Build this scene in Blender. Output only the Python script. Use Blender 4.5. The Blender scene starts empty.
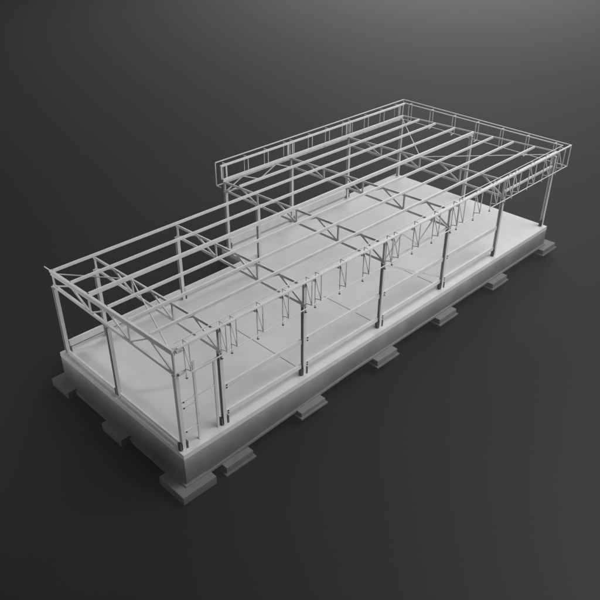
import bpy, bmesh, math, random
from mathutils import Vector, Matrix
random.seed(4)
S = bpy.context.scene
COL = S.collection

# ---------------------------------------------------------------- camera
cam_d = bpy.data.cameras.new("camera")
cam = bpy.data.objects.new("camera", cam_d); COL.objects.link(cam)
yaw, pit, rol = 0.78325, -0.56478, 0.00303
fwd = Vector((math.cos(yaw)*math.cos(pit), math.sin(yaw)*math.cos(pit), math.sin(pit)))
rgt = Vector((math.sin(yaw), -math.cos(yaw), 0.0)); up = rgt.cross(fwd)
r2 = rgt*math.cos(rol) + up*math.sin(rol); u2 = up*math.cos(rol) - rgt*math.sin(rol)
M = Matrix((r2, u2, -fwd)).transposed().to_4x4(); M.translation = Vector((-11.68915, -18.36564, 20.67993))
cam.matrix_world = M
cam_d.sensor_width = 36.0; cam_d.lens = 36.0*707.16/600.0
cam_d.clip_start = 0.1; cam_d.clip_end = 3000
S.camera = cam

# ---------------------------------------------------------------- world, lamps, exposure
W_ = bpy.data.worlds.new("World"); S.world = W_; W_.use_nodes = True
bg = W_.node_tree.nodes["Background"]; bg.inputs[0].default_value = (1, 1, 1, 1); bg.inputs[1].default_value = 0.09
S.view_settings.view_transform = 'Standard'; S.view_settings.look = 'None'
S.view_settings.exposure = 0.0; S.view_settings.gamma = 1.0
S.render.engine = 'CYCLES'
S.cycles.use_denoising = True
S.cycles.max_bounces = 8; S.cycles.volume_bounces = 1

def area(name, loc, target, size, power, spread=math.pi):
    d = bpy.data.lights.new(name, 'AREA'); d.shape = 'DISK'; d.size = size; d.spread = spread; d.energy = power; d.color = (1, 1, 1)
    o = bpy.data.objects.new(name, d); COL.objects.link(o); o.location = loc
    o.rotation_euler = (Vector(target)-Vector(loc)).to_track_quat('-Z', 'Y').to_euler()
    return o
area("key_softbox", (42, -18, 50), (15, 5, 0), 46, 39500)
area("front_softbox", (14, -26, 10), (12, 0, 1.0), 12, 4100)
area("fill_softbox", (-14, 13, 6), (6, 8, 2.6), 3.0, 620, math.radians(120))
area("back_softbox", (142, 84, 60), (124, 68, 0), 70, 155000, math.radians(140))

# ---------------------------------------------------------------- materials
def mat(name, base, rough, metal=0.0, noise=0.0, scale=6.0, bump=0.0, fine=0.0, spec=0.5):
    m = bpy.data.materials.new(name); m.use_nodes = True
    nt = m.node_tree; b = nt.nodes["Principled BSDF"]
    b.inputs["Roughness"].default_value = rough; b.inputs["Metallic"].default_value = metal
    b.inputs["Specular IOR Level"].default_value = spec
    b.inputs["Base Color"].default_value = (base, base, base, 1)
    tc = nt.nodes.new("ShaderNodeTexCoord")
    if noise:
        n = nt.nodes.new("ShaderNodeTexNoise"); n.inputs["Scale"].default_value = scale
        n.inputs["Detail"].default_value = 8; n.inputs["Roughness"].default_value = 0.62
        nt.links.new(tc.outputs["Object"], n.inputs["Vector"])
        r = nt.nodes.new("ShaderNodeMapRange")
        r.inputs["From Min"].default_value = 0.3; r.inputs["From Max"].default_value = 0.7
        r.inputs["To Min"].default_value = base*(1-noise); r.inputs["To Max"].default_value = base*(1+noise)
        nt.links.new(n.outputs["Fac"], r.inputs["Value"])
        nt.links.new(r.outputs["Result"], b.inputs["Base Color"])
    if bump:
        n2 = nt.nodes.new("ShaderNodeTexNoise"); n2.inputs["Scale"].default_value = fine or scale*8
        n2.inputs["Detail"].default_value = 6
        nt.links.new(tc.outputs["Object"], n2.inputs["Vector"])
        bp = nt.nodes.new("ShaderNodeBump"); bp.inputs["Strength"].default_value = bump; bp.inputs["Distance"].default_value = 0.02
        nt.links.new(n2.outputs["Fac"], bp.inputs["Height"]); nt.links.new(bp.outputs["Normal"], b.inputs["Normal"])
    return m
STEEL = mat("grey_painted_steel", 0.49, 0.65, 0.0, 0.07, 1.2, spec=0.3)
STEEL_D = mat("dark_steel_cleat", 0.07, 0.55, 0.0, 0.15, 9)
ZINC = mat("galvanised_section", 0.51, 0.6, 0.0, 0.08, 2.5, spec=0.3)
BOLT = mat("dark_bolt", 0.05, 0.5)
CONC = mat("smooth_concrete", 0.455, 0.85, 0, 0.05, 0.9, 0.12, 40)
PLINTH = mat("plinth_concrete", 0.46, 0.85, 0, 0.06, 1.4, 0.15, 30)
WALLC = mat("foundation_concrete", 0.25, 0.9, 0, 0.18, 0.8, 0.08, 14)
PAD = mat("footing_concrete", 0.36, 0.9, 0, 0.12, 1.5, 0.25, 18)
JOINT = mat("dark_joint", 0.16, 0.8)
GROUND = mat("dark_ground", 0.028, 0.6, 0, 0.05, 0.15, 0.05, 3.0, 0.3)

# ---------------------------------------------------------------- helpers
def add_box(bm, x0, x1, y0, y1, z0, z1):
    v = [bm.verts.new((x, y, z)) for z in (z0, z1) for y in (y0, y1) for x in (x0, x1)]
    for f in ((0, 2, 3, 1), (4, 5, 7, 6), (0, 1, 5, 4), (2, 6, 7, 3), (0, 4, 6, 2), (1, 3, 7, 5)):
        bm.faces.new([v[i] for i in f])
def add_prism(bm, a, b, prof, upv=(0, 0, 1)):
    """sweep a closed 2-D profile (side, up) from a to b"""
    a, b = Vector(a), Vector(b); d = (b-a).normalized(); u = Vector(upv)
    if abs(d.dot(u)) > 0.99: u = Vector((0, 1, 0))
    s = d.cross(u).normalized(); u = s.cross(d).normalized()
    n = len(prof)
    va = [bm.verts.new(a + s*p + u*q) for p, q in prof]; vb = [bm.verts.new(b + s*p + u*q) for p, q in prof]
    for i in range(n):
        j = (i+1) % n; bm.faces.new((va[i], va[j], vb[j], vb[i]))
    bm.faces.new(va[::-1]); bm.faces.new(vb)
def rect(w, h): return [(-w/2, -h/2), (w/2, -h/2), (w/2, h/2), (-w/2, h/2)]
def rnd(r, n=10): return [(r*math.cos(2*math.pi*i/n), r*math.sin(2*math.pi*i/n)) for i in range(n)]
def isec(w, h, tf, tw):
    W2, H2, T = w/2, h/2, tw/2
    return [(-W2, -H2), (W2, -H2), (W2, -H2+tf), (T, -H2+tf), (T, H2-tf), (W2, H2-tf), (W2, H2), (-W2, H2), (-W2, H2-tf), (-T, H2-tf), (-T, -H2+tf), (-W2, -H2+tf)]
def csec(w, h, t, side=1):   # channel, web on -side
    p = [(-w/2, -h/2), (w/2, -h/2), (w/2, -h/2+t), (-w/2+t, -h/2+t), (-w/2+t, h/2-t), (w/2, h/2-t), (w/2, h/2), (-w/2, h/2)]
    return p if side > 0 else [(-x, y) for x, y in p][::-1]
def obj(name, bm, m, parent=None, bevel=0.0):
    bmesh.ops.recalc_face_normals(bm, faces=bm.faces)
    me = bpy.data.meshes.new(name); bm.to_mesh(me); bm.free(); me.materials.append(m)
    o = bpy.data.objects.new(name, me); COL.objects.link(o)
    if parent: o.parent = parent
    if bevel:
        b = o.modifiers.new("bevel", 'BEVEL'); b.width = bevel; b.segments = 2; b.limit_method = 'ANGLE'
    return o
def bar(name, a, b, prof, m, parent, upv=(0, 0, 1)):
    bm = bmesh.new(); add_prism(bm, a, b, prof, upv); return obj(name, bm, m, parent)
def boxes(name, lst, m, parent=None, bevel=0.0):
    bm = bmesh.new()
    for q in lst: add_box(bm, *q)
    return obj(name, bm, m, parent, bevel)
def thing(name, label, cat, loc=(0, 0, 0), group=None):
    o = bpy.data.objects.new(name, None); COL.objects.link(o); o.location = loc
    o['label'] = label; o['category'] = cat
    if group: o['group'] = group
    return o

# ---------------------------------------------------------------- measures (metres)
FX = [0.0, 2.17, 6.97, 12.50, 17.92, 23.36, 29.13]      # frames along the long side
YN, YW = 9.2, 11.9                                       # rear column rows, narrow and wide part
def zr(y): return 5.06 - 0.0375*y                        # top of the purlins
def yk(k): return 12.0 - 1.5*k                           # purlin lines 0 (rear) .. 8 (front)
yk_ = {k: yk(k) for k in range(9)}; yk_[2] = 9.1; yk_[0] = 11.95
def ztop(y): return zr(y) - 0.23                         # truss top chord axis
ZB = 3.86

# ---------------------------------------------------------------- the setting
bm = bmesh.new(); add_box(bm, -900, 900, -900, 900, -2.6, -2.12)
g = obj("ground", bm, GROUND); g['kind'] = "structure"
# a low layer of mist lies over the ground round the foundation
hm = bpy.data.materials.new("ground_mist"); hm.use_nodes = True; nt = hm.node_tree
nt.nodes.remove(nt.nodes["Principled BSDF"])
pv = nt.nodes.new("ShaderNodeVolumePrincipled"); pv.inputs["Color"].default_value = (0.19, 0.19, 0.19, 1)
pv.inputs["Density"].default_value = 0.30; pv.inputs["Anisotropy"].default_value = 0.5
nt.links.new(pv.outputs[0], nt.nodes["Material Output"].inputs["Volume"])
bm = bmesh.new(); add_box(bm, -700, 700, -700, 700, -2.4, -0.26)
hz = obj("ground_mist", bm, hm); hz['kind'] = "stuff"

# ---------------------------------------------------------------- foundation
EX, EY, XE = -0.26, -0.36, 29.32          # outer edges
YNE, YWE, XS = 9.56, 12.22, 12.18
fnd = thing("foundation", "pale concrete slab with deep side walls, carrying the whole steel skeleton", "foundation slab")
def outline(o):  # L-shaped outline, offset outward by o
    return [(EX-o, EY-o), (XE+o, EY-o), (XE+o, YWE+o), (XS-o, YWE+o), (XS-o, YNE+o), (EX-o, YNE+o)]
def ring(name, o, wid, z0, z1, m, bevel=0.0):
    bm = bmesh.new(); po, pi = outline(o), outline(o-wid)
    n = len(po)
    L = [[bm.verts.new((x, y, z)) for x, y in p] for p, z in ((po, z0), (po, z1), (pi, z1), (pi, z0))]
    for k in range(4):
        A, B = L[k], L[(k+1) % 4]
        for i in range(n):
            j = (i+1) % n; bm.faces.new((A[i], A[j], B[j], B[i]))
    return obj(name, bm, m, fnd, bevel)
bm = bmesh.new(); f = bm.faces.new([bm.verts.new((x, y, 0.0)) for x, y in outline(-0.455)])
r = bmesh.ops.extrude_face_region(bm, geom=[f])
bmesh.ops.translate(bm, vec=(0, 0, -0.2), verts=[e for e in r['geom'] if isinstance(e, bmesh.types.BMVert)])
obj("floor_slab", bm, CONC, fnd)
ring("plinth", 0.0, 0.455, -0.25, 0.0, PLINTH)
zw, zf = -0.252, -1.27
bm = bmesh.new()
for q in [(EX+.003, .16, EY+.003, YNE-.003, -1.74, zw), (10.0, XE-.003, EY+.003, .06, zf, zw), (28.9, XE-.003, .06, YWE-.003, zf, zw),
      (XS+.003, 28.9, 11.8, YWE-.003, zf, zw), (XS+.003, 12.6, 9.14, 11.8, zf, zw), (.16, XS+.003, 9.14, YNE-.003, zf, zw)]: add_box(bm, *q)
def sloped(bm, x0, x1, y0, y1, za0, za1, zb0, zb1):   # box whose underside and top may fall along x
    v = [bm.verts.new(c) for c in ((x0, y0, za0), (x1, y0, za1), (x1, y1, za1), (x0, y1, za0), (x0, y0, zb0), (x1, y0, zb1), (x1, y1, zb1), (x0, y1, zb0))]
    for f in ((0, 3, 2, 1), (4, 5, 6, 7), (0, 1, 5, 4), (1, 2, 6, 5), (2, 3, 7, 6), (3, 0, 4, 7)): bm.faces.new([v[i] for i in f])
sloped(bm, .16, 10.0, EY+.003, .06, -1.67, zf, zw, zw)
obj("foundation_wall", bm, WALLC, fnd)
bm = bmesh.new()
for q in [(-.36, .30, .76, 9.66, -1.93, -1.742), (-.38, .76, -.48, .76, -1.76, -1.60), (10.0, 29.42, -.45, .2, -1.38, zf-.002), (28.8, 29.42, .2, 12.3, -1.38, zf-.002),
      (12.1, 28.8, 11.7, 12.3, -1.38, zf-.002), (12.1, 12.7, 9.64, 11.7, -1.38, zf-.002), (.30, 12.1, 9.04, 9.64, -1.38, zf-.002)]: add_box(bm, *q)
sloped(bm, .76, 10.0, -.45, .2, -1.75, -1.38, -1.645, zf-.002)
obj("strip_footing", bm, PAD, fnd)

# hairpin tie rods lying on the floor beside the front columns
for i_, ye in ((2, 5.0), (3, 4.0), (4, 3.0)):
    x = FX[i_] + 0.14; bm = bmesh.new()
    add_prism(bm, (x, 0.55, 0.006), (x, ye, 0.006), rnd(0.011, 6))
    add_prism(bm, (x, 0.55, 0.006), (x-0.05, 0.46, 0.10), rnd(0.014, 6)); add_prism(bm, (x-.05, 0.46, 0.10), (x-0.02, 0.30, 0.02), rnd(0.014, 6))
    obj("tie_rod", bm, JOINT, fnd)

def footing(x, y, wx, wy, z0, z1, label, tier=False):
    t = thing("pad_footing", label, "footing", (x, y, z0), "concrete pad footings around the slab")
    bm = bmesh.new()
    if tier:
        o = boxes("base_course", [(-wx/2, wx/2, -wy/2, wy/2, 0, 0.09)], PAD, t, 0.012)
        o = boxes("pad_block", [(-wx/2+.1, wx/2-.1, -wy/2+.1, wy/2-.1, 0.092, z1-z0)], PAD, t, 0.012)
    else:
        boxes("pad_block", [(-wx/2, wx/2, -wy/2, wy/2, 0, z1-z0)], PAD, t, 0.015)
    return t
footing(0.05, 0.0, 1.74, 1.70, -2.09, -1.66, "flat square concrete pad under the near slab corner, lowest in the picture")
footing(0.10, 4.65, 1.70, 1.62, -2.09, -1.66, "flat pad under the short gable wall, midway between its two corner pads")
footing(0.10, 9.30, 1.70, 1.60, -2.09, -1.66, "flat pad at the left slab corner, half hidden behind the gable wall")
nm = ["stepped pad on the long side beside the near corner pad, below the door posts",
      "stepped pad below the second tall front column, second along the long wall",
      "stepped pad below the middle of the long front wall, third along",
      "stepped pad fourth along the long front wall from the near corner",
      "stepped pad on the long front wall, last one before the far corner pad",
      "stepped pad at the far right slab corner under the last column"]
for i, l in enumerate(nm):
    x = FX[i+1] + (0.22 if i == 5 else 0.14 if i == 0 else -0.07)
    if i == 0: footing(x, 0.0, 1.72, 1.74, -2.11, -1.70, l, True)
    else: footing(x, -0.02, 1.80, 1.74, -1.76, -1.37 if i > 1 else -1.45, l, True)

# ---------------------------------------------------------------- steel frame
FR = thing("steel_frame", "light grey skeleton of a long steel hall, columns and roof trusses standing on the slab", "steel frame")

def column(x, y, ztop_, cleats=(), z0=0.0, w=0.165, d=0.19):
    prof = rect(w, d) if (x, y) == (0.0, -0.02) else isec(w, d, 0.02, 0.016)     # the near corner column is a box section
    c = bar("column", (x, y, z0+0.02), (x, y, ztop_), prof, STEEL, FR)
    boxes("base_plate", [(x-w*.75, x+w*.75, y-d*.7, y+d*.7, z0+0.003, z0+0.022)], STEEL, c)
    boxes("cap_plate", [(x-w*.62, x+w*.62, y-d*.6, y+d*.6, ztop_+0.001, ztop_+0.022)], ZINC, c)
    for dx, dy in cleats:
        cx, cy = x+dx, y+dy
        hx, hy = (0.04, 0.09) if abs(dx) > abs(dy) else (0.09, 0.04)
        boxes("base_cleat", [(cx-hx, cx+hx, cy-hy, cy+hy, z0+0.003, z0+0.38)], STEEL_D, c)
    return c
for i, x in enumerate(FX):                                   # front row
    zt = ZB-0.08
    cl = [(-0.15, 0.02), (0.15, -0.02)] if i < 5 else [(-0.13, 0.0)]
    if i == 6: zt = ztop(0) - 0.06
    column(x, -0.02, zt, cl)
for i in (0, 1, 2):                                          # rear row of the narrow part
    column(FX[i], YN, ZB-0.08, [(0.15, 0)])
column(FX[3], YN-0.1, ZB-0.08, [(-0.13, 0)], -0.004)
for i in (3, 4, 5, 6): column(FX[i], YW, ZB-0.08 if i < 6 else ztop(YW)-0.05, [(0.15, 0)] if i < 6 else [])
column(0.0, 4.72, ZB-0.08, [(0.0, 0.15)])                    # gable mid column
column(FX[6], 6.05, ztop(6.0)-0.06, [])                      # far end mid column

def truss(i):
    x = FX[i]; ks = list(range(2 if i < 3 else 0, 9))
    t = bpy.data.objects.new("roof_truss", None); COL.objects.link(t); t.parent = FR; t.location = (0, 0, 0)
    P = lambda k, zz: (x, yk_[k] if k not in (8,) else 0.0, zz)
    top = lambda k: P(k, ztop(yk_[k])); bot = lambda k: P(k, ZB)
    bar("top_chord", (x, yk_[ks[0]]+0.1, ztop(yk_[ks[0]]+0.1)), (x, -0.10, ztop(-0.10)), rect(0.11 if i == 0 else 0.075 if i < 3 else 0.055, 0.12), STEEL, t)
    bar("bottom_chord", (x, yk_[ks[0]]+0.1, ZB), (x, -0.10, ZB), rect(0.11 if i == 0 else 0.07 if i < 3 else 0.05, 0.13), STEEL, t)
    for k in ks:
        if k % 2 == 0:
            y = yk_[k]; w = 0.12 if k in (ks[0], 8) else 0.10
            bar("vertical", (x, y, ZB+0.063), (x, y, ztop(y)-0.058), rect(0.05, w), STEEL, t, (0, 1, 0))
        if k < 8:
            a, b = (bot(k), top(k+1)) if k % 2 == 0 else (top(k), bot(k+1))
            w = 0.055 if k % 2 == 0 else 0.10
            bar("diagonal", a, b, rect(0.06 if i < 3 else 0.045, w), STEEL, t)
    return t
for i in range(6): truss(i)
# purlins: channels on top of the trusses, webs to the front
for k in range(9):
    y = yk_[k]; x0 = FX[3]-0.12 if k < 2 else 0.05; x1 = FX[6]+0.14
    h, w = (0.20, 0.10) if k == 4 else (0.18, 0.10) if k in (0, 8) else (0.14, 0.08)
    zc = zr(y)+0.0 - h/2 + (0.02 if k == 4 else 0)
    if k == 0:
        pr = csec(w, h, 0.012, -1)
    bar("purlin", (x0, y, zc), (x1, y, zc), csec(w, h, 0.012, -1), ZINC, FR)
# edge beam along the far gable
bar("edge_beam", (FX[6]+0.20, -0.1, zr(-0.1)-0.07), (FX[6]+0.20, 12.05, zr(12.05)-0.07), csec(0.05, 0.09, 0.012), ZINC, FR)
bar("edge_beam", (-0.02, -0.08, zr(0)-0.075), (-0.02, YN+0.02, zr(YN)-0.075), rect(0.12, 0.10), ZINC, FR)
bar("edge_beam", (-0.02, YN+0.022, zr(YN)-0.06), (-0.02, YN+0.55, zr(YN+.55)-0.06), rect(0.035, 0.04), ZINC, FR)

# wall girts
def girt(x0, x1, y, zt, h=0.22, w=0.10, bolts=True):
    g_ = bar("wall_girt", (x0, y, zt-h/2), (x1, y, zt-h/2), csec(w, h, 0.014, -1), ZINC, FR)
    if bolts:
        bm = bmesh.new()
        for z in ((zt-0.05, zt-h+0.05) if h > 0.1 else (zt-h/2,)):
            add_prism(bm, (x0+0.10, y-w/2-0.035, z), (x0+0.10, y-w/2-0.001, z), rnd(0.035, 8))
        obj("bolt", bm, BOLT, g_)
    return g_
Yg = 0.02
for i in (1, 2, 3):
    girt(FX[i]+0.14, FX[i+1]-0.14, Yg, 0.62, 0.22); girt(FX[i]+0.14, FX[i+1]-0.14, Yg, 2.02, 0.24)
girt(FX[4]+0.14, FX[5]-0.14, Yg, 0.62, 0.22); girt(FX[4]+0.14, FX[5]-0.14, Yg, 2.02, 0.24)
girt(0.14, 0.83, Yg, 0.80, 0.08, 0.05); girt(0.14, 0.83, Yg, 2.36, 0.08, 0.05); girt(0.14, 0.83, Yg, 2.05, 0.08, 0.05)
for i in (0, 1, 2): girt(FX[i]+0.14, FX[i+1]-0.14, YN, 0.70, 0.36, bolts=False)
for i in (3, 4): girt(FX[i]+0.14, FX[i+1]-0.14, YW, 0.70, 0.47, bolts=False)
for y0, y1 in ((0.16, 4.56), (4.88, YN-0.16)):               # gable sill rails
    bar("wall_girt", (0.0, y0, 0.16), (0.0, y1, 0.16), csec(0.09, 0.18, 0.014, 1), ZINC, FR)
# door frame in the first bay
for x, zt in ((0.88, 4.02), (1.88, 3.56)):
    p = bar("door_post", (x, 0.02, 0.0), (x, 0.02, zt), csec(0.065, 0.10, 0.012), STEEL, FR, (1, 0, 0))
    boxes("base_plate", [(x-.08, x+.08, -.08, .12, 0.003, 0.022)], STEEL, p)
bar("door_header", (0.93, 0.02, 3.52), (1.83, 0.02, 3.52), rect(0.08, 0.09), ZINC, FR)
bar("door_header", (0.93, 0.02, 2.27), (1.83, 0.02, 2.27), rect(0.06, 0.06), ZINC, FR)
bar("door_header", (1.93, 0.02, 3.52), (FX[1]-0.11, 0.02, 3.52), rect(0.08, 0.09), ZINC, FR)

# eave ties and the longitudinal web trusses of the braced bay
def eave_truss(y, x0, x1, zt):
    t = bpy.data.objects.new("eave_truss", None); COL.objects.link(t); t.parent = FR
    n = 4; d = (x1-x0)/n
    bar("bottom_chord", (x0+.1, y, ZB-0.09), (x1-.1, y, ZB-0.09), rect(0.08, 0.08), STEEL, t)
    for k in range(n):
        a = (x0+d*k, y, ZB-0.05 if k % 2 == 0 else zt); b = (x0+d*(k+1), y, zt if k % 2 == 0 else ZB-0.05)
        bar("diagonal", a, b, rect(0.05, 0.05), STEEL, t)
eave_truss(0.0, FX[3], FX[4], zr(0)-0.2); eave_truss(YW, FX[3], FX[4], zr(YW)-0.22)
for i in (4, 5): bar("eave_tie", (FX[i]+.1, YW, ZB-0.09), (FX[i+1]-.1, YW, ZB-0.09), rect(0.09, 0.09), STEEL, FR)
bar("eave_tie", (FX[5]+.1, 0.0, 4.14), (FX[6]-.1, 0.0, 4.14), rect(0.10, 0.12), STEEL, FR)
# bracing
bar("wall_brace", (FX[3]+0.05, 0.06, 3.62), (FX[4]-0.05, 0.06, 0.72), rect(0.03, 0.10), ZINC, FR)
for xa, xb, ys in ((0.0, FX[1], (9.1, 0.1)), (FX[6], FX[5], (11.9, 0.1))):
    for y in ys:
        b = bar("roof_brace", (xa, y, ztop(y)+0.03), (xb, 6.0, ztop(6.0)+0.03), rnd(0.03, 8), STEEL, FR)

# fascia: brackets and rails round the eaves
ZT, ZL, ZF = 5.36, 4.05, 3.55
def bracket(p, out, foot=True):
    """p: inner foot of the bracket in plan, out: unit vector outwards"""
    p = Vector((p[0], p[1], 0)); o = Vector((out[0], out[1], 0)); q = p + o*0.36; s = 0.038
    t = bpy.data.objects.new("fascia_bracket", None); COL.objects.link(t); t.parent = FR
    sw = Vector((-o.y, o.x, 0))
    at = lambda v, z: (v.x, v.y, z)
    pr = rect(s, s)
    rear = out[1] > 0
    bar("hanger", at(p, ZF if foot else zr(12)-0.12 if rear else ZL-0.06), at(p, ZT), pr, ZINC, t)
    bar("outer_post", at(q, ZL), at(q, ZT), pr, ZINC, t)
    bm = bmesh.new(); add_prism(bm, at(p+o*.018, ZT-.02), at(q-o*.018, ZT-.02), pr); 
    if not rear: add_prism(bm, at(p+o*.018, ZL-.06), at(q-o*.018, ZL+.02), pr)
    obj("cross_bar", bm, ZINC, t)
    if not foot: return t
    bar("diagonal", at(p+o*.02, ZT-0.35), at(q-o*.02, ZL+0.05), rect(s*.9, s*.9), ZINC, t)
    bm = bmesh.new()
    add_prism(bm, at(p-sw*.0-o*.02, 4.93), at(p-o*.18, 4.93), rect(0.16, 0.13))
    obj("bracket_plate", bm, STEEL, t)
    if foot:
        bm = bmesh.new(); add_prism(bm, at(p, ZF-0.05), at(p, ZF+0.0), rect(.07, .07)); obj("foot", bm, STEEL_D, t)
fx_ = [0.42, 2.18, 2.71, 4.12, 5.57, 6.97, 7.55, 9.17, 10.79, 12.45, 12.99, 14.60, 16.26, 17.94, 18.48, 20.1, 21.77, 23.36, 24.1, 25.84, 27.6, 29.3]
YB, YBW = -0.16, 12.14
for x in fx_: bracket((x, YB), (0, -1), True)
bx_ = [12.86, 14.52, 16.15, 17.8, 18.37, 20.02, 21.64, 23.3, 23.9, 25.59, 27.3, 28.95]
for x in bx_: bracket((x, YBW), (0, 1), False)
ey_ = [11.76, 9.87, 7.98, 6.10, 4.21, 2.33, 0.42]
XB = FX[6]+0.50
for y in ey_: bracket((XB, y), (1, 0), False)
XO = XB+0.36
yo, yi = YB-0.36, YB
ZR = 5.46                                        # outer rail along the rear
bar("fascia_rail", (-0.12, yo, ZT+0.03), (XO, yo, ZT+0.03), rect(0.07, 0.07), ZINC, FR)
bar("fascia_rail", (0.0, yi, ZT+0.02), (XB, yi, ZT+0.02), rect(0.03, 0.03), ZINC, FR)
bar("fascia_rail", (0.42, yo, ZL-0.02), (XO, yo, ZL-0.02), rect(0.035, 0.035), ZINC, FR)
yo, yi = YBW+0.40, YBW
bar("fascia_rail", (FX[3]-0.15, yo, ZR), (XO, yo, ZR), rect(0.05, 0.05), ZINC, FR)
bar("fascia_rail", (FX[3]-0.1, yi, ZT-0.03), (XB, yi, ZT-0.03), rect(0.10, 0.11), ZINC, FR)
bar("fascia_rail", (FX[3]-0.15, yo, ZL-0.02), (XO, yo, ZL-0.02), rect(0.05, 0.05), ZINC, FR)
bar("fascia_rail", (XO, YB-0.395, ZT+0.03), (XO, yo-0.026, ZR), rect(0.05, 0.05), ZINC, FR)
bar("fascia_rail", (XB, YB, ZT), (XB, YBW, ZT), rect(0.055, 0.055), ZINC, FR)
bar("fascia_rail", (XO, YB-0.395, ZL-0.02), (XO, yo-0.026, ZL-0.02), rect(0.035, 0.035), ZINC, FR)
for x, y, z in ((XO, YB-.36, ZT), (XO, yo, ZR-.03), (FX[3]-.15, yo, ZR-.03)):
    bar("corner_post", (x, y, ZL+.006), (x, y, z+.004), rect(0.045, 0.045), ZINC, FR)
bar("cross_bar", (FX[3]-.15, yi, ZL-.02), (FX[3]-.15, yo-.026, ZL-.02), rect(0.04, 0.04), ZINC, FR)
for z in (4.92, 3.86):       # stubs that carry the first bracket off the corner column
    bar("stub_beam", (0.07, YB+0.02, z), (0.40, YB+0.02, z), rect(0.10, 0.12), STEEL, FR)
for i in range(3, 7):        # inner posts that lift the rear rail above the low eave
    for dx in (-0.05, 0.30):
        bar("parapet_post", (FX[i]+dx, YBW-.0, zr(12)-0.1), (FX[i]+dx, YBW, ZT-.06), rect(0.07, 0.07), STEEL, FR)
